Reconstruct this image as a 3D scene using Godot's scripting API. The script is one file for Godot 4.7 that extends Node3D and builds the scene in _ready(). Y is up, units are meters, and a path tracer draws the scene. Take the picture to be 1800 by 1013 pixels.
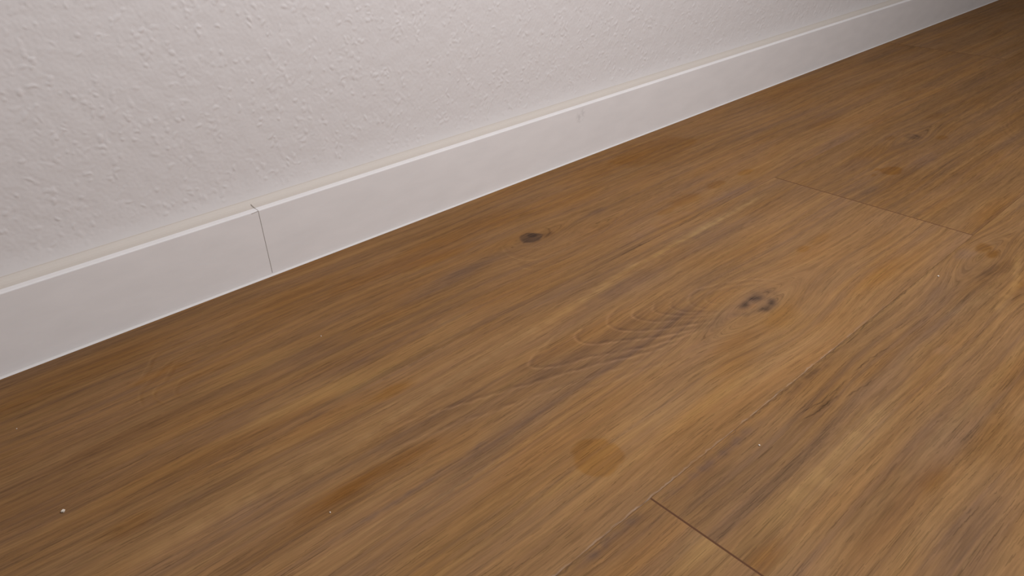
extends Node3D
# A corner of a room: oak laminate floor, white skirting board, woodchip wall.
# x runs along the wall, y is up, z points from the wall into the room. Metres.

const PLANK_LENGTH := 1.38
const PLANK_WIDTH := 0.193
const FIRST_ROW := -0.0065          # the first row starts under the skirting board
const BOARD_HEIGHT := 0.06
const WALL_Z := -0.016

var STROKES := [
	[0, [0.05, 0.069, 0.062, 0.072, 0.07, 0.069, 0.078, 0.059, 0.087, 0.048, 0.101, 0.044, 0.121, 0.045], 0.0013, 0.1, 0, 0, 0.4],
	[0, [0.05, 0.073, 0.062, 0.076, 0.071, 0.073, 0.079, 0.064, 0.087, 0.052, 0.101, 0.048, 0.122, 0.05], 0.0022, -0.07, 0.3, 0, 0],
	[0, [0.06, 0.106, 0.062, 0.091, 0.066, 0.082, 0.074, 0.076, 0.089, 0.065, 0.102, 0.061, 0.126, 0.065], 0.0013, 0.1, 0, 0, 0.4],
	[0, [0.061, 0.109, 0.063, 0.095, 0.067, 0.086, 0.075, 0.08, 0.089, 0.069, 0.102, 0.065, 0.127, 0.069], 0.0022, -0.07, 0.3, 0, 0],
	[0, [0.075, 0.116, 0.07, 0.101, 0.072, 0.091, 0.08, 0.085, 0.088, 0.075, 0.095, 0.071, 0.117, 0.076], 0.0013, 0.1, 0, 0, 0.4],
	[0, [0.075, 0.119, 0.07, 0.104, 0.072, 0.095, 0.08, 0.089, 0.089, 0.079, 0.095, 0.075, 0.118, 0.08], 0.0022, -0.07, 0.3, 0, 0],
	[0, [0.086, 0.115, 0.081, 0.103, 0.088, 0.093, 0.101, 0.091, 0.129, 0.097], 0.0013, 0.1, 0, 0, 0.4],
	[0, [0.087, 0.119, 0.082, 0.107, 0.088, 0.097, 0.102, 0.095, 0.13, 0.101], 0.0022, -0.07, 0.3, 0, 0],
	[0, [0.424, 0.098, 0.428, 0.103, 0.422, 0.111, 0.41, 0.116], 0.0022, -0.24, 0.3, 0.3, 0],
	[0, [0.386, 0.097, 0.383, 0.107, 0.389, 0.119, 0.403, 0.127, 0.421, 0.127], 0.0018, 0.06, 0, 0, 0.5],
	[0, [0.376, 0.096, 0.367, 0.115, 0.372, 0.135, 0.393, 0.144, 0.422, 0.143], 0.0015, 0.1, 0, 0, 0.6],
	[0, [0.376, 0.099, 0.372, 0.114, 0.377, 0.131, 0.397, 0.139, 0.424, 0.139], 0.0018, -0.06, 0.2, 0.3, 0],
	[0, [0.365, 0.124, 0.36, 0.14, 0.37, 0.154, 0.4, 0.158, 0.44, 0.154], 0.0015, 0.1, 0, 0, 0.6],
	[0, [0.368, 0.124, 0.365, 0.138, 0.374, 0.15, 0.402, 0.153, 0.443, 0.148], 0.002, -0.06, 0.2, 0.3, 0],
	[0, [0.428, 0.12, 0.426, 0.14, 0.444, 0.147, 0.471, 0.141, 0.478, 0.127], 0.0013, -0.07, 0, 0.3, 0],
	[0, [0.435, 0.121, 0.436, 0.139, 0.455, 0.144, 0.482, 0.138, 0.487, 0.125], 0.0013, 0.06, 0, 0.3, 0],
	[0, [0.443, 0.122, 0.446, 0.137, 0.465, 0.142, 0.492, 0.134, 0.495, 0.123], 0.0013, -0.07, 0, 0.3, 0],
	[0, [0.451, 0.124, 0.457, 0.136, 0.476, 0.139, 0.503, 0.131, 0.504, 0.121], 0.0013, 0.06, 0, 0.3, 0],
	[0, [0.459, 0.125, 0.467, 0.135, 0.487, 0.136, 0.514, 0.127, 0.513, 0.119], 0.0013, -0.07, 0, 0.3, 0],
	[0, [0.467, 0.126, 0.478, 0.134, 0.499, 0.134, 0.525, 0.123, 0.523, 0.117], 0.0013, 0.06, 0, 0.3, 0],
	[0, [0.475, 0.127, 0.489, 0.133, 0.51, 0.131, 0.537, 0.119, 0.532, 0.114], 0.0013, -0.07, 0, 0.3, 0],
	[1, [0.668, 0.199, 0.622, 0.203, 0.497, 0.204, 0.453, 0.208, 0.42, 0.206, 0.338, 0.216, 0.277, 0.218], 0.008, 0.13, 0, 0, 0.8],
	[1, [0.639, 0.202, 0.567, 0.205, 0.495, 0.206, 0.423, 0.209], 0.0035, 0.08, 0, 0, 0.9],
	[1, [0.341, 0.216, 0.277, 0.218, 0.229, 0.222, 0.178, 0.226, 0.134, 0.23], 0.007, 0.12, 0, 0.2, 0.4],
	[1, [0.186, 0.226, 0.121, 0.231, 0.079, 0.227, 0.025, 0.227, 0.004, 0.226], 0.009, 0.12, 0, 0.1, 0.6],
	[1, [0.157, 0.191, 0.133, 0.191, 0.105, 0.192, 0.08, 0.192, 0.057, 0.192], 0.004, -0.16, 0, 0.6, 0],
	[1, [0.578, 0.21, 0.473, 0.211, 0.391, 0.218, 0.323, 0.221], 0.008, -0.07, 0.1, 0.6, 0],
	[1, [0.258, 0.231, 0.197, 0.235, 0.143, 0.24], 0.01, -0.07, 0.2, 0.4, 0],
	[1, [0.186, 0.284, 0.16, 0.285, 0.133, 0.286, 0.102, 0.285], 0.0035, -0.16, 0, 0.7, 0],
	[1, [0.205, 0.283, 0.177, 0.285], 0.003, -0.1, 0, 0.7, 0],
	[1, [0.208, 0.299, 0.157, 0.3, 0.119, 0.301], 0.003, -0.12, 0, 0.6, 0],
	[0, [0.63, 0.176, 0.555, 0.174, 0.496, 0.173, 0.439, 0.176], 0.01, 0.05, 0, 0.6, 0],
	[0, [0.693, 0.182, 0.589, 0.182, 0.502, 0.187, 0.449, 0.186, 0.404, 0.187], 0.0012, -0.28, 0, 0.2, 0],
	[0, [0.265, 0.158, 0.223, 0.158, 0.174, 0.162], 0.004, -0.1, 0, 0.5, 0],
	[0, [0.288, 0.163, 0.24, 0.164], 0.008, 0.05, 0, 0, 0.6],
	[0, [0.208, 0.182, 0.18, 0.182, 0.157, 0.184], 0.006, 0.06, 0, 0, 0.7],
	[0, [0.399, 0.186, 0.31, 0.185, 0.255, 0.185], 0.005, -0.05, 0.1, 0.3, 0],
	[1, [0.222, 0.239, 0.176, 0.241, 0.134, 0.244, 0.089, 0.246], 0.006, 0.07, 0, 0.2, 0.2],
	[1, [0.16, 0.232, 0.2, 0.243, 0.245, 0.258, 0.277, 0.269, 0.302, 0.278, 0.328, 0.289, 0.352, 0.297, 0.385, 0.306], 0.0022, 0.25, 0, 0.25, 0.15],
	[1, [0.1607, 0.2295, 0.2008, 0.2405, 0.2458, 0.2555, 0.2779, 0.2665, 0.3029, 0.2756, 0.3289, 0.2866, 0.3527, 0.2945, 0.3857, 0.3035], 0.003, -0.13, 0.15, 0.4, 0],
	[1, [0.335, 0.231, 0.31, 0.233, 0.28, 0.24, 0.27, 0.248, 0.282, 0.2605, 0.307, 0.27, 0.338, 0.286, 0.362, 0.295, 0.382, 0.301, 0.41, 0.309], 0.0022, 0.25, 0, 0.25, 0.15],
	[1, [0.3352, 0.2336, 0.3104, 0.2356, 0.2809, 0.2424, 0.2726, 0.2477, 0.2833, 0.2583, 0.3081, 0.2676, 0.3391, 0.2836, 0.3628, 0.2925, 0.3827, 0.2985, 0.4107, 0.3065], 0.003, -0.13, 0.15, 0.4, 0],
	[1, [0.3525, 0.2355, 0.335, 0.238, 0.317, 0.245, 0.317, 0.257, 0.33, 0.267, 0.352, 0.282, 0.368, 0.291, 0.4, 0.305], 0.0022, 0.25, 0, 0.25, 0.15],
	[1, [0.3529, 0.2381, 0.3357, 0.2405, 0.3189, 0.2468, 0.3192, 0.2557, 0.3315, 0.2649, 0.3534, 0.2798, 0.3691, 0.2887, 0.401, 0.3026], 0.003, -0.13, 0.15, 0.4, 0],
	[1, [0.3715, 0.24, 0.358, 0.242, 0.346, 0.25, 0.347, 0.263, 0.36, 0.276, 0.38, 0.289, 0.41, 0.304], 0.0022, 0.25, 0, 0.25, 0.15],
	[1, [0.3719, 0.2426, 0.3589, 0.2444, 0.3483, 0.2512, 0.3493, 0.2618, 0.3616, 0.274, 0.3813, 0.2867, 0.4112, 0.3017], 0.003, -0.13, 0.15, 0.4, 0],
	[1, [0.3885, 0.2465, 0.377, 0.249, 0.367, 0.257, 0.371, 0.27, 0.386, 0.283, 0.41, 0.299], 0.0022, 0.2125, 0, 0.25, 0.15],
	[1, [0.3891, 0.249, 0.3781, 0.2513, 0.3695, 0.2577, 0.3731, 0.2685, 0.3876, 0.2809, 0.4114, 0.2968], 0.003, -0.1105, 0.15, 0.4, 0],
	[1, [0.4045, 0.2535, 0.394, 0.255, 0.384, 0.262, 0.388, 0.275, 0.4, 0.287, 0.42, 0.302], 0.0022, 0.175, 0, 0.25, 0.15],
	[1, [0.4049, 0.2561, 0.395, 0.2574, 0.3865, 0.2627, 0.3902, 0.2736, 0.4017, 0.285, 0.4216, 0.2999], 0.003, -0.091, 0.15, 0.4, 0],
	[1, [0.415, 0.26, 0.405, 0.262, 0.397, 0.269, 0.4, 0.281, 0.412, 0.293, 0.425, 0.304], 0.0022, 0.15, 0, 0.25, 0.15],
	[1, [0.4155, 0.2625, 0.4062, 0.2643, 0.3995, 0.2697, 0.4022, 0.2796, 0.4138, 0.2911, 0.4267, 0.302], 0.003, -0.078, 0.15, 0.4, 0],
	[1, [0.493, 0.312, 0.486, 0.296, 0.468, 0.281, 0.44, 0.268, 0.425, 0.266, 0.412, 0.274, 0.413, 0.287, 0.425, 0.3], 0.0022, 0.15, 0, 0.25, 0.15],
	[1, [0.4906, 0.313, 0.484, 0.2976, 0.4666, 0.2832, 0.4391, 0.2705, 0.4255, 0.2685, 0.4143, 0.2753, 0.4153, 0.2858, 0.4269, 0.2982], 0.003, -0.078, 0.15, 0.4, 0],
	[1, [0.484, 0.3, 0.464, 0.286, 0.445, 0.277, 0.431, 0.276, 0.423, 0.284, 0.43, 0.296], 0.0022, 0.125, 0, 0.25, 0.15],
	[1, [0.4825, 0.3021, 0.4627, 0.2882, 0.4442, 0.2795, 0.4318, 0.2785, 0.4256, 0.2841, 0.4322, 0.2947], 0.003, -0.065, 0.15, 0.4, 0],
	[1, [0.14, 0.246, 0.19, 0.258, 0.24, 0.271, 0.28, 0.282, 0.32, 0.294, 0.36, 0.304], 0.0022, 0.1375, 0, 0.25, 0.15],
	[1, [0.1406, 0.2435, 0.1906, 0.2555, 0.2407, 0.2685, 0.2807, 0.2795, 0.3207, 0.2915, 0.3606, 0.3015], 0.003, -0.0715, 0.15, 0.4, 0],
	[1, [0.26, 0.288, 0.3, 0.298, 0.35, 0.311, 0.4, 0.318], 0.0022, 0.0875, 0, 0.25, 0.15],
	[1, [0.2606, 0.2855, 0.3006, 0.2955, 0.3505, 0.3085, 0.4004, 0.3154], 0.003, -0.0455, 0.15, 0.4, 0],
	[1, [0.434, 0.305, 0.444, 0.304, 0.452, 0.305, 0.46, 0.307], 0.006, -0.5, 0, 0.9, 0],
	[1, [0.442, 0.318, 0.452, 0.319, 0.463, 0.315], 0.007, -0.5, 0, 1, 0],
	[1, [0.42, 0.306, 0.426, 0.311, 0.434, 0.315, 0.443, 0.318], 0.006, -0.2, 0, 0.5, 0],
	[1, [0.445, 0.302, 0.461, 0.302, 0.471, 0.307, 0.472, 0.318], 0.01, -0.14, 0, 0.4, 0],
	[1, [0.469, 0.314, 0.47, 0.32], 0.004, -0.15, 0, 0, 0],
	[2, [0.892, 0.225, 0.902, 0.232, 0.897, 0.242, 0.9, 0.248], 0.004, -0.16, 0, 0.4, 0],
	[2, [1.13, 0.276, 1.057, 0.285, 1.007, 0.302, 0.994, 0.319], 0.002, -0.08, 0, 0.1, 0],
	[2, [1.106, 0.283, 1.046, 0.286, 1, 0.303, 0.982, 0.323], 0.002, 0.06, 0, 0.1, 0],
	[2, [1.084, 0.29, 1.036, 0.288, 0.992, 0.304, 0.969, 0.327], 0.002, -0.08, 0, 0.1, 0],
	[2, [1.062, 0.297, 1.025, 0.29, 0.984, 0.305, 0.957, 0.33], 0.002, 0.06, 0, 0.1, 0],
	[2, [1.041, 0.304, 1.015, 0.291, 0.977, 0.305, 0.946, 0.334], 0.002, -0.08, 0, 0.1, 0],
	[2, [1.02, 0.31, 1.005, 0.293, 0.969, 0.306, 0.934, 0.338], 0.002, 0.06, 0, 0.1, 0],
	[2, [0.69, 0.299, 0.777, 0.305, 0.884, 0.309, 1.003, 0.316], 0.006, 0.09, 0, 0.2, 0.3],
	[2, [0.718, 0.319, 0.812, 0.324], 0.003, 0.06, 0, 0.2, 0],
	[3, [0.686, 0.416, 0.663, 0.419, 0.637, 0.427, 0.612, 0.434, 0.586, 0.437, 0.548, 0.438], 0.006, 0.11, 0.1, 0, 0.8],
	[3, [0.662, 0.424, 0.635, 0.431, 0.61, 0.438, 0.58, 0.443], 0.004, -0.06, 0.4, 0, 0],
	[3, [0.253, 0.434, 0.291, 0.434, 0.327, 0.434, 0.368, 0.433, 0.408, 0.432], 0.018, 0.1, 0, 0, 0.9],
	[3, [0.52, 0.41, 0.553, 0.421, 0.598, 0.429], 0.008, 0.08, 0, 0.1, 0.4],
	[3, [0.399, 0.411, 0.448, 0.418, 0.507, 0.423], 0.012, 0.05, 0.1, 0, 0.4],
	[3, [0.426, 0.385, 0.412, 0.385, 0.397, 0.383, 0.376, 0.383, 0.36, 0.383], 0.004, -0.26, 0.1, 0.5, 0],
	[3, [0.337, 0.385, 0.301, 0.385, 0.258, 0.385, 0.237, 0.384], 0.006, -0.1, 0, 1.3, 0],
	[3, [0.418, 0.401, 0.44, 0.402, 0.464, 0.405], 0.0009, -0.35, 0, 0.2, 0],
	[3, [0.386, 0.41, 0.405, 0.412, 0.424, 0.415], 0.0009, -0.35, 0, 0.2, 0],
	[3, [0.354, 0.398, 0.381, 0.402, 0.408, 0.402], 0.0009, -0.35, 0, 0.2, 0],
	[3, [0.369, 0.404, 0.39, 0.406], 0.0009, -0.35, 0, 0.2, 0],
	[3, [0.344, 0.401, 0.367, 0.405, 0.381, 0.406], 0.0009, -0.35, 0, 0.2, 0],
	[4, [0.227, 0.382, 0.204, 0.383, 0.174, 0.383], 0.005, -0.12, 0, 1.3, 0],
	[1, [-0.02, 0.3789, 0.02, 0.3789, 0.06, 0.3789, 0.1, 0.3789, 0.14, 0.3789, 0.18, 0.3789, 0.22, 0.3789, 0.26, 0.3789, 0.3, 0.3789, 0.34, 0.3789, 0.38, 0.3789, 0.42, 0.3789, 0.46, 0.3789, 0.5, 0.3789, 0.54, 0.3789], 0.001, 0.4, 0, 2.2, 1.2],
	[1, [0.44, 0.3789, 0.55, 0.3789, 0.66, 0.3789], 0.0009, -0.2, 0, 0.3, 0],
	[3, [0.24, 0.3802, 0.3, 0.3802, 0.4, 0.3802, 0.5, 0.3802, 0.62, 0.3802], 0.001, -0.32, 0, 0.5, 0],
	[4, [0, 0.3803, 0.1, 0.3803, 0.236, 0.3803], 0.0012, -0.3, 0, 0.5, 0],
]
var PATCHES := [
	[0, 0.654, 0.046, 0.075, 0.034, 0.3, -0.07, 0.7, 0, 0],
	[0, 0.561, 0.035, 0.07, 0.03, 0.8, -0.02, 0.5, 0, 0],
	[0, 0.669, 0.157, 0.014, 0.006, 0.4, -0.05, 0.7, 0, 0],
	[0, 0.62, 0.154, 0.02, 0.008, 0.5, -0.1, 0.7, 0, 0],
	[0, 0.567, 0.155, 0.03, 0.012, 0.6, -0.07, 0.7, 0, 0],
	[0, 0.533, 0.158, 0.018, 0.006, 0.6, -0.1, 0.6, 0, 0],
	[0, 0.388, 0.05, 0.1, 0.022, 0.9, -0.03, 0.7, 0, 0],
	[0, 0.289, 0.061, 0.09, 0.02, 0.9, -0.03, 0.7, 0, 0],
	[0, 0.327, 0.077, 0.06, 0.012, 0.7, -0.04, 0.8, 0, 0],
	[0, 0.49, 0.07, 0.08, 0.03, 0.9, 0, 0.5, 0, 0],
	[0, 0.201, 0.046, 0.09, 0.03, 0.9, -0.02, 0.35, 0, 0],
	[0, 0.044, 0.035, 0.12, 0.03, 0.9, -0.1, 0.35, 0, 0],
	[0, 0.331, 0.111, 0.05, 0.012, 0.8, -0.08, 0, 0.8, 0],
	[0, 0.291, 0.117, 0.06, 0.014, 0.9, -0.06, 0, 0.7, 0],
	[0, 0.614, 0.18, 0.06, 0.02, 0.9, 0.02, 0, 0.6, 0],
	[0, 0.491, 0.165, 0.06, 0.016, 0.9, 0.03, 0, 0.4, 0],
	[0, 0.876, 0.135, 0.05, 0.025, 0.9, -0.06, 0.5, 0, 0],
	[0, 0.966, 0.028, 0.12, 0.03, 0.8, -0.06, 0.6, 0, 0],
	[0, 1.444, 0.032, 0.2, 0.03, 0.9, -0.08, 0.6, 0, 0],
	[0, 0.819, 0.18, 0.06, 0.02, 0.9, 0.02, 0, 0.5, 0],
	[0, 0.806, 0.166, 0.05, 0.01, 0.8, 0.02, 0.2, 0, 0.6],
	[0, 0.141, 0.168, 0.055, 0.016, 0.5, 0.08, 0.15, 0, 0.7],
	[0, 0.18, 0.181, 0.05, 0.012, 0.8, 0.06, 0, 0, 0.6],
	[0, 0.234, 0.179, 0.06, 0.016, 0.8, 0.06, 0.1, 0, 0.5],
	[0, 0.136, 0.111, 0.05, 0.02, 0.8, 0.05, 0.1, 0, 0.5],
	[1, 0.188, 0.204, 0.022, 0.008, 0.7, -0.07, 0.8, 0, 0],
	[1, 0.148, 0.206, 0.05, 0.01, 0.9, -0.08, 0.3, 0, 0],
	[0, 0.167, 0.159, 0.05, 0.01, 0.9, -0.06, 0.1, 0.4, 0],
	[0, 0.174, 0.13, 0.05, 0.012, 0.9, -0.07, 0.1, 0.5, 0],
	[0, 0.008, 0.113, 0.14, 0.03, 0.9, -0.1, 0.1, 0.2, 0],
	[0, 0.052, 0.128, 0.06, 0.02, 0.9, -0.08, 0.2, 0.2, 0],
	[0, -0.012, 0.145, 0.06, 0.03, 0.9, -0.1, 0.2, 0.2, 0],
	[0, 0.085, 0.075, 0.03, 0.012, 0.7, 0.02, 0.6, 0, 0.2],
	[0, 0.404, 0.105, 0.0125, 0.0108, 0.3, -0.42, 0, 1, 0],
	[0, 0.408, 0.103, 0.006, 0.005, 0.5, -0.16, 0, 0.6, 0],
	[0, 0.42, 0.113, 0.01, 0.005, 0.8, -0.2, 0.2, 0.5, 0],
	[0, 0.4, 0.111, 0.02, 0.018, 0.9, -0.06, 0, 0.5, 0],
	[0, 0.487, 0.111, 0.02, 0.008, 0.9, -0.12, 0.1, 0.6, 0],
	[0, 0.452, 0.133, 0.04, 0.02, 0.9, -0.03, 0.2, 0.2, 0],
	[1, 0.114, 0.258, 0.04, 0.01, 0.9, -0.08, 0.8, 0, 0],
	[1, 0.021, 0.201, 0.03, 0.01, 0.9, -0.07, 0.8, 0, 0],
	[1, 0.084, 0.269, 0.07, 0.012, 0.9, -0.12, 0.3, 0.2, 0],
	[1, 0.058, 0.205, 0.07, 0.01, 0.9, -0.14, 0.1, 0.3, 0],
	[1, 0.071, 0.235, 0.03, 0.008, 0.9, 0.03, 0, 0.5, 0],
	[1, 0.13, 0.262, 0.06, 0.01, 0.9, -0.08, 0.3, 0.2, 0],
	[1, 0.189, 0.246, 0.06, 0.012, 0.9, -0.08, 0.2, 0.4, 0],
	[1, 0.154, 0.26, 0.05, 0.008, 0.9, -0.06, 0.6, 0, 0],
	[1, 0.239, 0.338, 0.0165, 0.0165, 0.22, -0.06, 0.75, 0, 0],
	[1, 0.552, 0.289, 0.01, 0.005, 0.5, -0.08, 0.6, 0, 0],
	[1, 0.58, 0.289, 0.02, 0.008, 0.8, -0.03, 0.3, 0, 0],
	[1, 0.417, 0.225, 0.06, 0.016, 0.9, -0.09, 0.05, 0.7, 0],
	[1, 0.339, 0.23, 0.07, 0.014, 0.9, -0.08, 0.1, 0.5, 0],
	[1, 0.518, 0.226, 0.07, 0.02, 0.9, -0.05, 0.05, 0.5, 0],
	[1, 0.334, 0.268, 0.08, 0.022, 0.8, -0.06, 0.2, 0.5, 0],
	[1, 0.284, 0.256, 0.05, 0.02, 0.9, -0.06, 0.2, 0.4, 0],
	[1, 0.392, 0.284, 0.035, 0.018, 0.8, -0.1, 0.1, 0.6, 0],
	[1, 0.354, 0.287, 0.05, 0.01, 0.9, -0.08, 0.2, 0.4, 0],
	[1, 0.428, 0.35, 0.05, 0.016, 0.9, 0.05, 0.4, 0, 0.6],
	[1, 0.442, 0.333, 0.03, 0.014, 0.8, 0.02, 0.6, 0, 0.4],
	[1, 0.335, 0.349, 0.09, 0.016, 0.9, 0.07, 0.15, 0, 0.6],
	[1, 0.371, 0.342, 0.04, 0.012, 0.9, -0.02, 0.6, 0, 0],
	[1, 0.276, 0.337, 0.1, 0.014, 0.9, 0.06, 0.1, 0, 0.5],
	[1, 0.204, 0.35, 0.1, 0.016, 0.9, 0.05, 0.2, 0, 0.5],
	[1, 0.14, 0.332, 0.1, 0.02, 0.9, 0.03, 0.2, 0, 0.4],
	[1, 0.394, 0.327, 0.04, 0.01, 0.9, -0.06, 0.5, 0.1, 0],
	[1, 0.526, 0.347, 0.08, 0.02, 0.9, 0.03, 0.2, 0, 0.2],
	[1, 0.571, 0.353, 0.08, 0.02, 0.9, 0, 0.35, 0, 0],
	[1, 0.218, 0.288, 0.06, 0.012, 0.9, -0.08, 0.1, 0.5, 0],
	[1, 0.195, 0.294, 0.06, 0.008, 0.9, -0.06, 0.1, 0.5, 0],
	[1, 0.673, 0.262, 0.03, 0.012, 0.9, -0.03, 0.2, 0.3, 0],
	[1, 0.53, 0.205, 0.04, 0.008, 0.9, 0.04, 0, 0, 0.7],
	[1, 0.451, 0.311, 0.024, 0.018, 0.9, -0.07, 0, 0.5, 0],
	[1, 0.443, 0.31, 0.006, 0.004, 0.8, 0.12, 0.4, 0, 0],
	[1, 0.409, 0.303, 0.03, 0.012, 0.9, -0.12, 0, 0.5, 0],
	[2, 0.776, 0.263, 0.016, 0.011, 0.3, -0.09, 0.85, 0, 0],
	[2, 0.769, 0.251, 0.006, 0.004, 0.6, -0.07, 0.6, 0, 0],
	[2, 0.752, 0.256, 0.006, 0.003, 0.6, -0.07, 0.6, 0, 0],
	[2, 0.895, 0.234, 0.016, 0.01, 0.7, -0.22, 0, 0.7, 0],
	[2, 0.913, 0.26, 0.012, 0.008, 0.6, -0.06, 0.7, 0, 0],
	[2, 0.872, 0.218, 0.012, 0.007, 0.7, -0.06, 0.5, 0, 0],
	[2, 0.861, 0.24, 0.05, 0.015, 0.9, -0.07, 0, 0.4, 0],
	[2, 0.762, 0.229, 0.05, 0.016, 0.9, -0.02, 0, 0.7, 0],
	[2, 0.823, 0.275, 0.05, 0.016, 0.9, 0.04, 0, 0.7, 0],
	[2, 0.828, 0.318, 0.1, 0.03, 0.9, -0.02, 0.3, 0, 0],
	[2, 0.953, 0.22, 0.06, 0.016, 0.9, 0.03, 0.2, 0, 0.3],
	[2, 0.984, 0.221, 0.04, 0.012, 0.9, -0.05, 0.6, 0, 0],
	[2, 0.712, 0.272, 0.03, 0.01, 0.9, -0.06, 0, 0.5, 0],
	[2, 0.712, 0.376, 0.06, 0.02, 0.9, -0.05, 0.3, 0, 0],
	[3, 0.659, 0.394, 0.014, 0.008, 0.6, -0.16, 0.9, 0, 0],
	[3, 0.652, 0.404, 0.012, 0.006, 0.7, -0.12, 0.9, 0, 0],
	[3, 0.636, 0.388, 0.018, 0.01, 0.8, 0.02, 0, 0.9, 0],
	[3, 0.62, 0.413, 0.03, 0.007, 0.8, -0.18, 0.1, 0.5, 0],
	[3, 0.637, 0.42, 0.02, 0.007, 0.9, -0.14, 0.2, 0.3, 0],
	[3, 0.556, 0.402, 0.04, 0.012, 0.9, -0.1, 0, 0.6, 0],
	[3, 0.487, 0.408, 0.05, 0.012, 0.9, -0.07, 0.2, 0.3, 0],
	[3, 0.394, 0.465, 0.06, 0.02, 0.9, -0.02, 0, 0.7, 0],
	[3, 0.326, 0.466, 0.06, 0.016, 0.9, -0.1, 0.1, 0.4, 0],
	[3, 0.325, 0.506, 0.06, 0.02, 0.9, -0.06, 0.1, 0.5, 0],
	[3, 0.414, 0.491, 0.05, 0.02, 0.9, -0.12, 0.5, 0, 0],
	[3, 0.487, 0.473, 0.05, 0.02, 0.9, -0.08, 0.3, 0, 0],
	[3, 0.484, 0.431, 0.012, 0.006, 0.8, 0.08, 0, 0.5, 0],
	[3, 0.432, 0.41, 0.04, 0.01, 0.9, -0.07, 0.5, 0, 0],
	[3, 0.246, 0.443, 0.02, 0.01, 0.9, -0.02, 0.7, 0, 0],
	[3, 0.269, 0.395, 0.04, 0.012, 0.9, -0.06, 0.1, 0.4, 0],
	[3, 0.359, 0.476, 0.02, 0.008, 0.9, -0.09, 0.5, 0, 0],
	[3, 0.356, 0.404, 0.05, 0.006, 0.9, -0.1, 0.1, 0.4, 0],
	[4, 0.234, 0.42, 0.04, 0.016, 0.9, 0.08, 0, 0, 0.9],
	[4, 0.213, 0.39, 0.05, 0.012, 0.9, -0.06, 0, 0.5, 0],
	[4, 0.204, 0.401, 0.05, 0.012, 0.9, -0.02, 0.4, 0, 0],
]

func _ready() -> void:
	# camera
	var cam := Camera3D.new()
	cam.name = "camera"
	cam.transform = Transform3D(Basis(Vector3(0.74524, -0.03438, 0.66591), Vector3(0.36183, 0.8597, -0.36055), Vector3(-0.56008, 0.50964, 0.65312)).orthonormalized(), Vector3(0, 0.3022, 0.5479))
	cam.fov = 42.77
	cam.near = 0.02
	add_child(cam)
	cam.current = true
	# environment: a closed room, no sky light
	var env := Environment.new()
	env.background_mode = Environment.BG_COLOR
	env.background_color = Color(0, 0, 0)
	env.tonemap_mode = Environment.TONE_MAPPER_LINEAR
	env.tonemap_exposure = EXPOSURE
	env.sdfgi_enabled = true
	env.ssao_enabled = true
	env.ssil_enabled = true
	var we := WorldEnvironment.new()
	we.name = "environment"
	we.environment = env
	add_child(we)
	build_added_lamp(ADDED_LAMP_AT)
	build_room()
	build_floor()
	build_skirting()
	build_crumbs()

const EXPOSURE := 1.0
const ADDED_LAMP_AT := Vector3(0.5, 0.8, 0.7)
const ADDED_LAMP_ENERGY := 0.715
const ADDED_LAMP_COLOR := Color(0.975, 0.97, 0.985)

# ---------------------------------------------------------------- helpers

func mesh_node(called: String, mesh: Mesh, mat: Material, parent: Node) -> MeshInstance3D:
	var o := MeshInstance3D.new()
	o.name = called
	o.mesh = mesh
	if mat:
		o.material_override = mat
	o.cast_shadow = GeometryInstance3D.SHADOW_CASTING_SETTING_ON
	parent.add_child(o, true)
	return o

func structure(o: Node, label: String, category: String) -> void:
	o.set_meta("kind", "structure")
	o.set_meta("label", label)
	o.set_meta("category", category)

func thing(o: Node, label: String, category: String, group := "") -> void:
	o.set_meta("label", label)
	o.set_meta("category", category)
	if group:
		o.set_meta("group", group)

func box_mesh(a: Vector3, b: Vector3) -> ArrayMesh:
	var st := SurfaceTool.new()
	st.begin(Mesh.PRIMITIVE_TRIANGLES)
	box_into(st, a, b)
	st.generate_normals()
	return st.commit()

func quad(st: SurfaceTool, a: Vector3, b: Vector3, c: Vector3, d: Vector3) -> void:
	for v in [a, b, c, a, c, d]:
		st.add_vertex(v)

func box_into(st: SurfaceTool, a: Vector3, b: Vector3) -> void:
	st.set_smooth_group(-1)
	quad(st, Vector3(a.x, b.y, a.z), Vector3(b.x, b.y, a.z), Vector3(b.x, b.y, b.z), Vector3(a.x, b.y, b.z))
	quad(st, Vector3(a.x, a.y, b.z), Vector3(b.x, a.y, b.z), Vector3(b.x, a.y, a.z), Vector3(a.x, a.y, a.z))
	quad(st, Vector3(a.x, b.y, b.z), Vector3(b.x, b.y, b.z), Vector3(b.x, a.y, b.z), Vector3(a.x, a.y, b.z))
	quad(st, Vector3(b.x, b.y, a.z), Vector3(a.x, b.y, a.z), Vector3(a.x, a.y, a.z), Vector3(b.x, a.y, a.z))
	quad(st, Vector3(b.x, b.y, b.z), Vector3(b.x, b.y, a.z), Vector3(b.x, a.y, a.z), Vector3(b.x, a.y, b.z))
	quad(st, Vector3(a.x, b.y, a.z), Vector3(a.x, b.y, b.z), Vector3(a.x, a.y, b.z), Vector3(a.x, a.y, a.z))

func matte(c: Color, rough := 0.8) -> StandardMaterial3D:
	var m := StandardMaterial3D.new()
	m.albedo_color = c
	m.roughness = rough
	m.metallic_specular = 0.4
	return m

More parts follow.
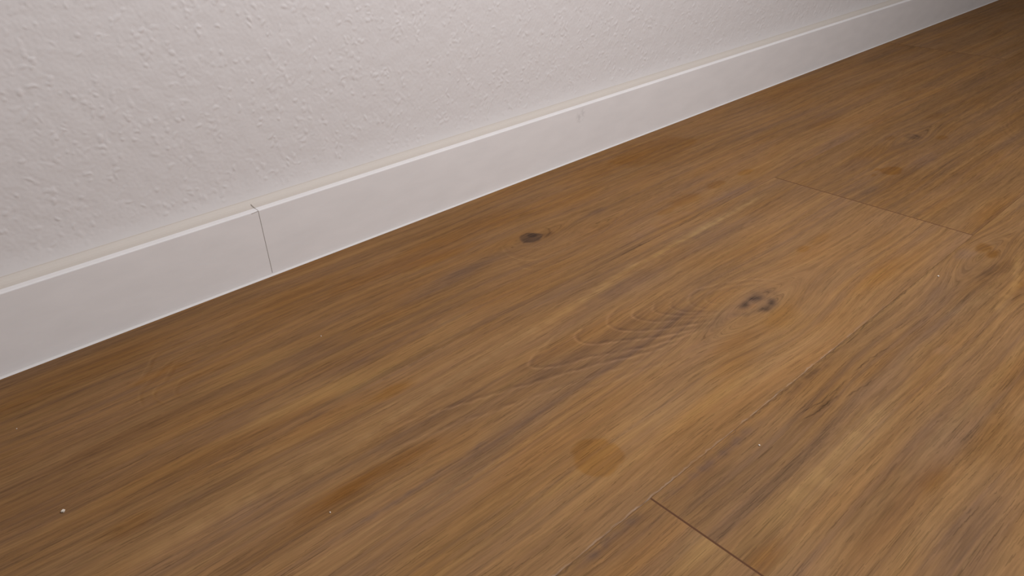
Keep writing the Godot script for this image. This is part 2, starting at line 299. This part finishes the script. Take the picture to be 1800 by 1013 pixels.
# a profile of (z, y) points swept along x from x0 to x1, rounded shading where asked
func sweep(profile: PackedVector2Array, x0: float, x1: float, smooth: bool) -> ArrayMesh:
	var st := SurfaceTool.new()
	st.begin(Mesh.PRIMITIVE_TRIANGLES)
	st.set_smooth_group(0 if smooth else -1)
	var n := profile.size()
	for i in n:
		var p := profile[i]
		var q := profile[(i + 1) % n]
		var corners := [Vector3(x0, p.y, p.x), Vector3(x0, q.y, q.x), Vector3(x1, q.y, q.x), Vector3(x1, p.y, p.x)]
		for k in [0, 1, 2, 0, 2, 3]:
			st.set_uv(Vector2(corners[k].x, 1.0 - corners[k].y / BOARD_HEIGHT))
			st.add_vertex(corners[k])
	st.set_smooth_group(-1)
	var tri := Geometry2D.triangulate_polygon(profile)
	for e in [x0, x1]:
		for i in range(0, tri.size(), 3):
			var o := [0, 1, 2] if e == x1 else [0, 2, 1]
			for k in o:
				var p := profile[tri[i + k]]
				st.set_uv(Vector2(e, 1.0 - p.y / BOARD_HEIGHT))
				st.add_vertex(Vector3(e, p.y, p.x))
	st.generate_normals()
	return st.commit()

func noise(seed_: int, freq: float, octaves := 1) -> FastNoiseLite:
	var n := FastNoiseLite.new()
	n.seed = seed_
	n.noise_type = FastNoiseLite.TYPE_SIMPLEX_SMOOTH
	n.frequency = freq
	n.fractal_type = FastNoiseLite.FRACTAL_FBM if octaves > 1 else FastNoiseLite.FRACTAL_NONE
	n.fractal_octaves = octaves
	return n

# a noise picture of small size stretched to w x h, as bytes
func field(seed_: int, sw: int, sh: int, freq: float, octaves: int, w: int, h: int, straight := false) -> PackedByteArray:
	var n := noise(seed_, freq, octaves)
	if straight:
		n.noise_type = FastNoiseLite.TYPE_VALUE_CUBIC
	var im := n.get_image(sw, sh)
	im.convert(Image.FORMAT_L8)
	if sw != w or sh != h:
		im.resize(w, h, Image.INTERPOLATE_CUBIC)
	return im.get_data()

# ---------------------------------------------------------------- added lamp

# made-up lamp on a stand, out of view, added so the corners fall darker
func build_added_lamp(at: Vector3) -> void:
	var lamp := Node3D.new()
	lamp.name = "added_lamp"
	add_child(lamp)
	thing(lamp, "added unseen lamp with a round opal globe on a bent metal stand", "lamp")
	var glass := StandardMaterial3D.new()
	glass.albedo_color = Color(0.95, 0.94, 0.92)
	glass.emission_enabled = true
	glass.emission = ADDED_LAMP_COLOR
	glass.emission_energy_multiplier = 1.2
	var s := SphereMesh.new()
	s.radius = 0.09
	s.height = 0.18
	mesh_node("added_lamp_globe", s, glass, lamp).position = at
	var metal := matte(Color(0.75, 0.75, 0.76), 0.35)
	metal.metallic = 0.8
	var foot := at + Vector3(0.35, -at.y, 0.45)
	var base := CylinderMesh.new()
	base.top_radius = 0.12
	base.bottom_radius = 0.13
	base.height = 0.02
	mesh_node("base", base, metal, lamp).position = Vector3(foot.x, 0.01, foot.z)
	var c := Curve3D.new()
	c.add_point(Vector3(foot.x, 0.02, foot.z), Vector3.ZERO, Vector3(0, 0.6, 0))
	c.add_point(Vector3(foot.x, at.y + 0.15, foot.z), Vector3(0, -0.3, 0), Vector3(0, 0.16, 0))
	c.add_point(at + Vector3(0, 0.085, 0), Vector3(0.02, 0.24, 0.03), Vector3.ZERO)
	c.bake_interval = 0.02
	mesh_node("stand", tube(c.get_baked_points(), 0.008), metal, lamp)
	var l := OmniLight3D.new()
	l.name = "added_lamp_light"
	l.light_color = ADDED_LAMP_COLOR
	l.light_energy = ADDED_LAMP_ENERGY
	l.light_size = 0.09
	l.omni_range = 8.0
	l.omni_attenuation = 2.0
	l.shadow_enabled = true
	l.position = at
	lamp.add_child(l)

func tube(pts: PackedVector3Array, r: float) -> ArrayMesh:
	var st := SurfaceTool.new()
	st.begin(Mesh.PRIMITIVE_TRIANGLES)
	st.set_smooth_group(0)
	var ring := []
	for i in pts.size():
		var d := (pts[mini(i + 1, pts.size() - 1)] - pts[maxi(i - 1, 0)]).normalized()
		var u := d.cross(Vector3(0.3, 0.1, 0.9)).normalized()
		var v := d.cross(u)
		var row := []
		for k in 10:
			row.append(pts[i] + r * (u * cos(k * TAU / 10) + v * sin(k * TAU / 10)))
		ring.append(row)
	for i in pts.size() - 1:
		for k in 10:
			quad(st, ring[i][k], ring[i + 1][k], ring[i + 1][(k + 1) % 10], ring[i][(k + 1) % 10])
	st.generate_normals()
	return st.commit()

# ---------------------------------------------------------------- room shell

func build_room() -> void:
	var white := matte(Color(0.9, 0.895, 0.885), 0.9)
	var t := 0.12
	var x0 := -3.2
	var x1 := 4.4
	var z1 := 5.4
	var wall := mesh_node("wall_back", box_mesh(Vector3(x0 - t, -0.02, WALL_Z - t), Vector3(x1 + t, 2.5, WALL_Z)), white, self)
	structure(wall, "white wall papered with rough woodchip above the skirting board", "wall")
	mesh_node("woodchip_wallpaper", woodchip(), wallpaper_material(), wall)
	structure(mesh_node("wall_left", box_mesh(Vector3(x0 - t, -0.02, WALL_Z), Vector3(x0, 2.5, z1 + t)), white, self), "plain white side wall of the room", "wall")
	structure(mesh_node("wall_right", box_mesh(Vector3(x1, -0.02, WALL_Z), Vector3(x1 + t, 2.5, z1 + t)), white, self), "plain white side wall at the far end of the room", "wall")
	structure(mesh_node("wall_front", box_mesh(Vector3(x0, -0.02, z1), Vector3(x1, 2.5, z1 + t)), white, self), "plain white wall facing the skirting board", "wall")
	structure(mesh_node("ceiling", box_mesh(Vector3(x0 - t, 2.5, WALL_Z - t), Vector3(x1 + t, 2.62, z1 + t)), white, self), "plain white ceiling of the room", "ceiling")

func wallpaper_material() -> StandardMaterial3D:
	var m := matte(Color(0.9, 0.885, 0.877), 0.92)
	m.metallic_specular = 0.25
	return m

func steps(list: Array) -> PackedFloat32Array:
	var out := PackedFloat32Array()
	var at: float = list[0][0]
	for e in list:
		while at < e[1] - 1e-6:
			out.append(at)
			at += e[2]
		at = e[1]
	out.append(at)
	return out

# the wallpaper as a relief: chips of wood under paint, each a low dome; the grid is finer where the camera is near
func woodchip() -> ArrayMesh:
	var xs := steps([[-0.6, -0.08, 0.004], [-0.08, 0.72, 0.0008], [0.72, 1.5, 0.0016], [1.5, 2.4, 0.004]])
	var ys := steps([[0.05, 0.275, 0.0008], [0.275, 0.6, 0.003]])
	var w := xs.size()
	var h := ys.size()
	var hgt := PackedFloat32Array()
	hgt.resize(w * h)
	var lump := noise(17, 55.0)
	var dens := noise(23, 28.0)
	var small := noise(29, 260.0, 2)
	for j in h:
		for i in w:
			hgt[j * w + i] = 0.00018 * lump.get_noise_2d(xs[i], ys[j]) + 0.00011 * small.get_noise_2d(xs[i], ys[j])
	var rng := RandomNumberGenerator.new()
	rng.seed = 4711
	for c in 80000:
		var cx := rng.randf_range(-0.6, 2.4)
		var cy := rng.randf_range(0.068, 0.6)
		var skip := rng.randf() > 0.6 + 0.8 * dens.get_noise_2d(cx, cy)
		var ln := rng.randf_range(0.0014, 0.0038) * (1.35 if rng.randf() < 0.15 else 1.0)
		var wd := rng.randf_range(0.0011, 0.0021)
		var up := lerpf(0.00006, 0.00041, pow(rng.randf(), 2.1))
		var ang := rng.randf_range(0.0, PI)
		if skip:
			continue
		var ca := cos(ang)
		var sa := sin(ang)
		var bend := rng.randf_range(-160.0, 160.0)
		var i0 := maxi(xs.bsearch(cx - ln), 0)
		var j0 := maxi(ys.bsearch(cy - ln), 0)
		var j := j0
		while j < h and ys[j] < cy + ln:
			var dy := ys[j] - cy
			var i := i0
			while i < w and xs[i] < cx + ln:
				var dx := xs[i] - cx
				var u := dx * ca + dy * sa
				var v := dy * ca - dx * sa + bend * u * u
				var r := u * u / (ln * ln) + v * v / (wd * wd)
				if r < 1.0:
					var f := 1.0 - r
					f = up * f * f * (3.0 - 2.0 * f)
					hgt[j * w + i] = maxf(hgt[j * w + i], f) + 0.25 * minf(hgt[j * w + i], f)
				i += 1
			j += 1
	var pos := PackedVector3Array()
	var nor := PackedVector3Array()
	pos.resize(w * h)
	nor.resize(w * h)
	for j in h:
		var y := ys[j]
		var edge := smoothstep(0.064, 0.074, y)
		for i in w:
			pos[j * w + i] = Vector3(xs[i], y, WALL_Z + 0.0002 + edge * hgt[j * w + i])
	for j in h:
		var ja := maxi(j - 1, 0)
		var jb := mini(j + 1, h - 1)
		for i in w:
			var ia := maxi(i - 1, 0)
			var ib := mini(i + 1, w - 1)
			var gx := (pos[j * w + ib].z - pos[j * w + ia].z) / (xs[ib] - xs[ia])
			var gy := (pos[jb * w + i].z - pos[ja * w + i].z) / (ys[jb] - ys[ja])
			nor[j * w + i] = Vector3(-gx, -gy, 1.0).normalized()
	var idx := PackedInt32Array()
	idx.resize((w - 1) * (h - 1) * 6)
	var k := 0
	for j in h - 1:
		for i in w - 1:
			var a := j * w + i
			idx[k] = a
			idx[k + 1] = a + w
			idx[k + 2] = a + w + 1
			idx[k + 3] = a
			idx[k + 4] = a + w + 1
			idx[k + 5] = a + 1
			k += 6
	var arr := []
	arr.resize(Mesh.ARRAY_MAX)
	arr[Mesh.ARRAY_VERTEX] = pos
	arr[Mesh.ARRAY_NORMAL] = nor
	arr[Mesh.ARRAY_INDEX] = idx
	var m := ArrayMesh.new()
	m.add_surface_from_arrays(Mesh.PRIMITIVE_TRIANGLES, arr)
	return m

# ---------------------------------------------------------------- floor

const TW := 2048
const TH := 768
# plank origins (x of the left end, row) of the five boards in view; their prints repeat over the rest of the room
var PLANKS := [[-0.045, 0], [-0.7022, 1], [0.6778, 1], [0.2368, 2], [-1.1432, 2]]

func build_floor() -> void:
	var sub := mesh_node("floor", box_mesh(Vector3(-3.2, -0.06, WALL_Z), Vector3(4.4, -0.0085, 5.4)), matte(Color(0.3, 0.24, 0.18), 0.95), self)
	structure(sub, "oak laminate floor of long brown planks laid along the wall", "floor")
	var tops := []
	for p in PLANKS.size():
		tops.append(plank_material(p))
	var core := matte(Color(0.38, 0.25, 0.15), 0.8)
	var mesh := plank_mesh()
	var rows := 28
	var rng := RandomNumberGenerator.new()
	rng.seed = 77
	for r in rows:
		var z := FIRST_ROW + r * PLANK_WIDTH
		if z + PLANK_WIDTH > 5.4:
			break
		var start: float
		if r < 3:
			start = [-0.045, -0.7022, 0.2368][r]
		else:
			start = rng.randf_range(-0.7, 0.5)
		while start > -3.2 + PLANK_LENGTH:
			start -= PLANK_LENGTH
		var x := start
		var n := 0
		while x + PLANK_LENGTH < 4.4:
			var which := -1
			for p in PLANKS.size():
				if PLANKS[p][1] == r and absf(PLANKS[p][0] - x) < 0.01:
					which = p
			var turned := false
			if which < 0:
				which = rng.randi_range(0, 4)
				turned = true
			var o := mesh_node("plank", mesh, null, sub)
			o.position = Vector3(x, 0, z)
			if turned and rng.randf() < 0.5:
				o.rotation.y = PI
				o.position = Vector3(x + PLANK_LENGTH, 0, z + PLANK_WIDTH)
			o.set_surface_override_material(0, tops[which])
			o.set_surface_override_material(1, core)
			x += PLANK_LENGTH
			n += 1

func plank_mesh() -> ArrayMesh:
	var l := PLANK_LENGTH - 0.0001
	var w := PLANK_WIDTH - 0.0001
	var be := 0.0006      # bevel at the ends
	var bs := 0.0002      # bevel along the sides
	var dp := 0.0002      # depth of the bevels
	var top := SurfaceTool.new()
	top.begin(Mesh.PRIMITIVE_TRIANGLES)
	top.set_smooth_group(-1)
	var t := [Vector3(be, 0, bs), Vector3(l - be, 0, bs), Vector3(l - be, 0, w - bs), Vector3(be, 0, w - bs)]
	var rim := [Vector3(0, -dp, 0), Vector3(l, -dp, 0), Vector3(l, -dp, w), Vector3(0, -dp, w)]
	for f in [[t[0], t[1], t[2], t[3]], [rim[0], rim[1], t[1], t[0]], [t[3], t[2], rim[2], rim[3]]]:
		for k in [0, 1, 2, 0, 2, 3]:
			var v: Vector3 = f[k]
			top.set_uv(Vector2(v.x / PLANK_LENGTH, v.z / PLANK_WIDTH))
			top.add_vertex(v)
	top.generate_normals()
	var side := SurfaceTool.new()
	side.begin(Mesh.PRIMITIVE_TRIANGLES)
	side.set_smooth_group(-1)
	quad(side, rim[3], rim[0], t[0], t[3])
	quad(side, rim[1], rim[2], t[2], t[1])
	var low := []
	for v in rim:
		low.append(Vector3(v.x, -0.008, v.z))
	for k in 4:
		quad(side, rim[(k + 1) % 4], rim[k], low[k], low[(k + 1) % 4])
	quad(side, low[3], low[2], low[1], low[0])
	side.generate_normals()
	var m := top.commit()
	return side.commit(m)

func plank_material(p: int) -> StandardMaterial3D:
	var m := StandardMaterial3D.new()
	var t := plank_print(p)
	m.albedo_texture = t[0]
	m.roughness = 0.68
	m.metallic_specular = 0.22
	m.heightmap_enabled = true
	m.heightmap_texture = t[1]
	m.heightmap_scale = 0.01
	return m

# [print, pore relief] of one board: warped streaks and pores of oak, mixed tones, knots, rings and stains
func plank_print(p: int) -> Array:
	var x0: float = PLANKS[p][0]
	var z0: float = FIRST_ROW + PLANKS[p][1] * PLANK_WIDTH
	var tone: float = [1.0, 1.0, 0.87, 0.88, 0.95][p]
	var warm: float = [0.34, 0.14, 0.3, 0.08, 0.08][p]
	var sx := TW / PLANK_LENGTH
	var sz := TH / PLANK_WIDTH
	var n := TW * TH
	var s := 100 + p * 37
	# where features change the tone: lightness, orange, grey, yellow
	var dl := PackedFloat32Array()
	var orange := PackedFloat32Array()
	var grey := PackedFloat32Array()
	var yellow := PackedFloat32Array()
	dl.resize(n)
	orange.resize(n)
	grey.resize(n)
	yellow.resize(n)
	var wob := noise(s + 9, 42.0, 3)
	for f in PATCHES:
		if f[0] != p:
			continue
		var rx: float = f[3]
		var rz: float = f[4]
		var soft: float = f[5]
		var i0 := clampi(int((f[1] - rx * 1.3 - x0) * sx), 0, TW)
		var i1 := clampi(int((f[1] + rx * 1.3 - x0) * sx), 0, TW)
		var j0 := clampi(int((f[2] - rz * 1.3 - z0) * sz), 0, TH)
		var j1 := clampi(int((f[2] + rz * 1.3 - z0) * sz), 0, TH)
		var f6: float = f[6]
		var f7: float = f[7]
		var f8: float = f[8]
		var f9: float = f[9]
		for j in range(j0, j1):
			var vz := (z0 + j / sz - f[2]) / rz as float
			for i in range(i0, i1):
				var ux := (x0 + i / sx - f[1]) / rx as float
				var d := sqrt(ux * ux + vz * vz)
				if d > 1.3:
					continue
				d += 0.22 * wob.get_noise_2d((x0 + i / sx) * (0.4 if rx > 0.03 else 1.0), z0 + j / sz)
				var k := clampf((1.0 - d) / soft, 0.0, 1.0)
				if k <= 0.0:
					continue
				k = k * k * (3.0 - 2.0 * k)
				var at := j * TW + i
				dl[at] += k * f6
				orange[at] += k * f7
				grey[at] += k * f8
				yellow[at] += k * f9
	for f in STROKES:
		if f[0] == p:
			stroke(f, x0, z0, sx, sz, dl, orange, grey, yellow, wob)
	# the grain bends round the knots
	var ww := 256
	var wh := 96
	var bend := Image.create(ww, wh, false, Image.FORMAT_RF)
	var wave := noise(s + 1, 3.2, 2)
	for j in wh:
		var z := z0 + (j + 0.5) / wh * PLANK_WIDTH
		for i in ww:
			var x := x0 + (i + 0.5) / ww * PLANK_LENGTH
			var d := 0.005 * wave.get_noise_2d(x, z * 2.2) + 0.0005 * wave.get_noise_2d(x * 4.0 + 7.0, z * 9.0)
			for k in KNOTS:
				if k[0] != p:
					continue
				var dx := (x - k[1]) / k[4] as float
				var dz := z - k[2] as float
				d -= signf(dz) * k[3] * exp(-dx * dx) * exp(-absf(dz) / k[5]) * (1.0 - exp(-absf(dz) / 0.004))
			bend.set_pixel(i, j, Color(d * sz, 0, 0))
	bend.resize(TW, TH, Image.INTERPOLATE_BILINEAR)
	var warp := bend.get_data().to_float32_array()
	var blotch := field(s + 2, 160, 96, 0.035, 3, TW, TH)
	var hue := field(s + 3, 160, 96, 0.05, 2, TW, TH)
	var band := field(s + 4, 24, 288, 0.07, 3, TW, TH)
	var streak := field(s + 5, 130, TH, 0.17, 3, TW, TH, true)
	var fibre := field(s + 6, 300, TH, 0.5, 2, TW, TH, true)
	var pores := pore_field(s + 7)
	var lut := PackedByteArray()
	lut.resize(1025)
	for i in 1025:
		lut[i] = int(roundf(255.0 * Color(i / 1024.0, 0, 0).linear_to_srgb().r))
	var out := PackedByteArray()
	out.resize(n * 3)
	var relief := PackedByteArray()
	relief.resize(n)
	var at := 0
	for j in TH:
		for i in TW:
			var jj := j + int(warp[at])
			if jj < 0:
				jj = -jj
			elif jj >= TH:
				jj = 2 * TH - 2 - jj
			var q := jj * TW + i
			var b1 := band[q] / 127.5 - 1.0
			var po := pores[q] / 255.0
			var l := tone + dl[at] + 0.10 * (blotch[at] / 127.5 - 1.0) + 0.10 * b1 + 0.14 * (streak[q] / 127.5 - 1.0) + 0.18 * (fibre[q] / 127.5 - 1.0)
			l *= 1.0 - 0.42 * po
			var h := hue[at] / 127.5 - 1.0
			var o := orange[at] + maxf(h, 0.0) * 0.5 + warm
			var g := grey[at] + maxf(-h, 0.0) * 0.5 + maxf(-b1, 0.0) * 0.7
			var y := yellow[at] + maxf(b1, 0.0) * 0.7
			# tan, pulled to orange brown, grey brown and straw
			out[at * 3] = lut[clampi(int(1024.0 * l * (0.256 - 0.004 * o - 0.028 * g + 0.021 * y)), 0, 1024)]
			out[at * 3 + 1] = lut[clampi(int(1024.0 * l * (0.1385 - 0.019 * o - 0.008 * g + 0.020 * y)), 0, 1024)]
			out[at * 3 + 2] = lut[clampi(int(1024.0 * l * (0.059 - 0.022 * o + 0.011 * g + 0.006 * y)), 0, 1024)]
			relief[at] = 255 - int(pores[q] * 0.7) - int((255 - streak[q]) * 0.2)
			at += 1
	var im := Image.create_from_data(TW, TH, false, Image.FORMAT_RGB8, out)
	var rl := Image.create_from_data(TW, TH, false, Image.FORMAT_L8, relief)
	return [ImageTexture.create_from_image(im), ImageTexture.create_from_image(rl)]

# short dark pores, in drifts, drawn along the grain
func pore_field(s: int) -> PackedByteArray:
	var im := Image.create(TW, TH, false, Image.FORMAT_RGBA8)
	im.fill(Color(0, 0, 0, 1))
	var rng := RandomNumberGenerator.new()
	rng.seed = s
	var drift := noise(s + 1, 0.02, 2)
	var dash := Image.create(64, 2, false, Image.FORMAT_RGBA8)
	for c in 17000:
		var x := rng.randi_range(-20, TW)
		var y := rng.randi_range(0, TH - 1)
		var ln := int(rng.randf_range(6, 28) * (1.9 if rng.randf() < 0.12 else 1.0))
		var a := rng.randf_range(0.15, 0.85)
		if drift.get_noise_2d(x * 0.25, y) + rng.randf() * 0.9 < 0.35:
			continue
		dash.fill(Color(0, 0, 0, 0))
		dash.fill_rect(Rect2i(1, 0, ln - 2, 1), Color(1, 1, 1, a))
		dash.fill_rect(Rect2i(0, 0, 1, 1), Color(1, 1, 1, a * 0.5))
		dash.fill_rect(Rect2i(ln - 1, 0, 1, 1), Color(1, 1, 1, a * 0.5))
		if a > 0.75:
			dash.fill_rect(Rect2i(2, 1, maxi(ln - 4, 1), 1), Color(1, 1, 1, a * 0.4))
		im.blend_rect(dash, Rect2i(0, 0, ln, 2), Vector2i(x, y))
	im.convert(Image.FORMAT_L8)
	return im.get_data()

# a soft line through points, broken up by noise
func stroke(f: Array, x0: float, z0: float, sx: float, sz: float, dl: PackedFloat32Array, orange: PackedFloat32Array, grey: PackedFloat32Array, yellow: PackedFloat32Array, wob: FastNoiseLite) -> void:
	var flat: Array = f[1]
	var c := Curve2D.new()
	var m := flat.size() / 2
	for i in m:
		var p := Vector2(flat[2 * i], flat[2 * i + 1]) * 1000.0
		var a := Vector2(flat[2 * maxi(i - 1, 0)], flat[2 * maxi(i - 1, 0) + 1]) * 1000.0
		var b := Vector2(flat[2 * mini(i + 1, m - 1)], flat[2 * mini(i + 1, m - 1) + 1]) * 1000.0
		c.add_point(p, (a - b) / 6.0, (b - a) / 6.0)
	c.bake_interval = 0.5
	var wd: float = f[2]
	var pts := c.get_baked_points()
	var total := pts.size()
	# strongest value of the line at each pixel it touches
	var hit := {}
	var stepn := maxi(int(wd * 700.0), 1)
	for t in range(0, total, stepn):
		var p := pts[t] / 1000.0
		var ends := minf(1.0, minf(t + 1.0, total - t) / (0.2 * total + 1.0))
		var kk := ends * clampf(0.85 + 0.9 * wob.get_noise_2d(p.x * 1.6 + 3.0, p.y * 2.0), 0.15, 1.25)
		var off := 0.0013 * wob.get_noise_2d(p.x * 2.2, p.y * 0.5 + 9.0)
		var r := wd * 0.9
		var i0 := int((p.x - r - x0) * sx)
		var i1 := int((p.x + r - x0) * sx) + 1
		var j0 := int((p.y + off - r - z0) * sz)
		var j1 := int((p.y + off + r - z0) * sz) + 1
		for j in range(maxi(j0, 0), mini(j1 + 1, TH)):
			var dz := (z0 + j / sz - p.y - off) / wd
			for i in range(maxi(i0, 0), mini(i1 + 1, TW)):
				var dx := (x0 + i / sx - p.x) / wd
				var v := kk * exp(-4.0 * (dx * dx + dz * dz))
				if v < 0.03:
					continue
				var at := j * TW + i
				if v > hit.get(at, 0.0):
					hit[at] = v
	for at in hit:
		var v: float = hit[at]
		dl[at] += v * f[3]
		orange[at] += v * f[4]
		grey[at] += v * f[5]
		yellow[at] += v * f[6]

# board, x, z, how far it pushes the grain aside, half length, reach
var KNOTS := [[0, 0.404, 0.105, 0.016, 0.05, 0.03], [0, 0.46, 0.13, 0.008, 0.04, 0.02], [1, 0.446, 0.312, 0.024, 0.06, 0.035], [2, 0.89, 0.235, 0.014, 0.05, 0.03], [3, 0.64, 0.402, 0.016, 0.05, 0.03], [3, 0.66, 0.44, 0.012, 0.05, 0.03]]

# ---------------------------------------------------------------- skirting board

func build_skirting() -> void:
	var root := Node3D.new()
	root.name = "baseboard_back"
	add_child(root)
	structure(root, "white skirting board in two lengths along the foot of the wall", "baseboard")
	var joint := 0.2029
	var gap := 0.00024
	var prof := PackedVector2Array([Vector2(-0.0155, 0.0003), Vector2(-0.0155, 0.0598)])
	prof.append(Vector2(-0.0009, BOARD_HEIGHT))
	for k in 4:
		var a := (k + 1) / 4.0 * PI / 2
		prof.append(Vector2(-0.0009 + 0.0009 * sin(a), BOARD_HEIGHT - 0.0009 + 0.0009 * cos(a)))
	prof.append(Vector2(0, 0.0003))
	var paint := board_material()
	mesh_node("board", sweep(prof, -3.2, joint - gap, false), paint, root)
	mesh_node("board", sweep(prof, joint + gap, 4.4, false), paint, root)
	# dirt-grey filler set back in the joint between the two lengths
	var fill := PackedVector2Array()
	for q in prof:
		fill.append(Vector2(minf(q.x, 0.0) - 0.00015 if q.x > -0.015 else q.x, q.y - 0.0002 if q.y > 0.01 else q.y))
	mesh_node("joint_filler", sweep(fill, joint - gap, joint + gap, false), matte(Color(0.6, 0.56, 0.53), 0.9), root)
	# the joint has cracked the caulk behind it and chipped the edge of the left length
	var dirt := matte(Color(0.62, 0.57, 0.53), 0.9)
	for c in [[Vector3(0.2029, 0.06, -0.0055), Vector3(0.2029, 0.0614, -0.0128), 0.0002], [Vector3(0.1968, 0.0588, -0.00005), Vector3(0.2027, 0.0594, -0.00005), 0.0002]]:
		mesh_node("hairline_crack", tube(PackedVector3Array([c[0], (c[0] + c[1]) / 2, c[1]]), c[2]), dirt, root)
	# cream caulk between board and wall, brought forward so its tone dims the board top
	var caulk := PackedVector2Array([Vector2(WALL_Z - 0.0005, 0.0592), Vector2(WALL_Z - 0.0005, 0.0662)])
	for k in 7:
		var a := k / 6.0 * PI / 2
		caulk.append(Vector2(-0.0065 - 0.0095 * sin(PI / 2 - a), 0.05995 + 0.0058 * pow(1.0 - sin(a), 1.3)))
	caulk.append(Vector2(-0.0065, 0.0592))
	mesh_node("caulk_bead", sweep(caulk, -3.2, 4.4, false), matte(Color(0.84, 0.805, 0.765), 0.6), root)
	# thin added bead at the board foot, shaped to catch a bright line of light
	var bead := PackedVector2Array([Vector2(-0.0004, 0.0), Vector2(-0.0004, 0.0021)])
	for k in 6:
		var a := k / 5.0 * PI / 2
		bead.append(Vector2(0.0019 - 0.0019 * cos(a) + 0.00001, 0.0021 - 0.0021 * sin(a) + 0.00004))
	bead.append(Vector2(0.0019, 0.0))
	mesh_node("added_bright_bead", sweep(bead, -3.2, 4.4, false), matte(Color(0.9, 0.885, 0.87), 0.5), root)

func board_material() -> StandardMaterial3D:
	# u runs in metres along the wall; the print covers 2 m and repeats
	var w := 2048
	var h := 96
	var base := field(301, 512, 48, 0.06, 3, w, h)
	var im := Image.create(w, h, false, Image.FORMAT_RGB8)
	var sm := noise(55, 160.0, 3)
	for j in h:
		for i in w:
			var v := 0.95 + 0.012 * (base[j * w + i] / 127.5 - 1.0)
			# a grey scuff on the far board
			var x := i / float(w) * 2.0
			var y := (1.0 - j / float(h)) * BOARD_HEIGHT
			var dx := (x - 0.579 - (0.05 - y) * -0.25) / 0.008
			var dy := (y - 0.050) / 0.009
			var d := 1.0 - dx * dx - dy * dy
			if d > 0.0:
				v -= 0.075 * d * clampf(0.5 + 1.5 * sm.get_noise_2d(x, y), 0.0, 1.0)
			im.set_pixel(i, j, Color(v, v * 0.988, v * 0.98))
	var m := matte(Color.WHITE, 0.75)
	m.metallic_specular = 0.25
	m.albedo_texture = ImageTexture.create_from_image(im)
	m.uv1_scale = Vector3(0.5, 1, 1)
	return m

# ---------------------------------------------------------------- crumbs

func build_crumbs() -> void:
	var list := [
		[-0.0018, 0.1655, 0.0011, "largest pale crumb, lying alone near the bottom left corner"],
		[0.314, 0.397, 0.0006, "tiny white crumb on the plank right of the long pale seam"],
		[0.584, 0.388, 0.0007, "tiny white crumb just below the brown knot by the seam corner"],
		[0.186, 0.113, 0.0005, "tiny white crumb on the plank next to the skirting board"],
		[0.105, 0.268, 0.0005, "tiny pale crumb beside the reddish streak at the bottom"],
		[-0.005, 0.069, 0.0004, "tiny pale crumb near the left edge below the skirting board"]]
	var mat := matte(Color(0.86, 0.82, 0.76), 0.8)
	var rng := RandomNumberGenerator.new()
	rng.seed = 5
	for c in list:
		var o := mesh_node("crumb", crumb_mesh(c[2], rng), mat, self)
		o.position = Vector3(c[0], 0, c[1])
		thing(o, c[3], "crumb", "crumbs on the floor")

func crumb_mesh(r: float, rng: RandomNumberGenerator) -> ArrayMesh:
	var st := SurfaceTool.new()
	st.begin(Mesh.PRIMITIVE_TRIANGLES)
	st.set_smooth_group(-1)
	var rows := 4
	var cols := 7
	var grid := []
	for j in rows + 1:
		var line := []
		var a := j / float(rows) * PI
		for i in cols:
			var b := i / float(cols) * TAU
			var k := rng.randf_range(0.75, 1.15)
			var v := Vector3(sin(a) * cos(b), cos(a) * 0.75, sin(a) * sin(b)) * r * k
			if j == 0 or j == rows:
				v = Vector3(0, cos(a) * 0.75 * r, 0)
			v.y = maxf(v.y + 0.7 * r, 0.0)
			line.append(v)
		grid.append(line)
	for j in rows:
		for i in cols:
			var n := (i + 1) % cols
			quad(st, grid[j][i], grid[j][n], grid[j + 1][n], grid[j + 1][i])
	st.generate_normals()
	return st.commit()
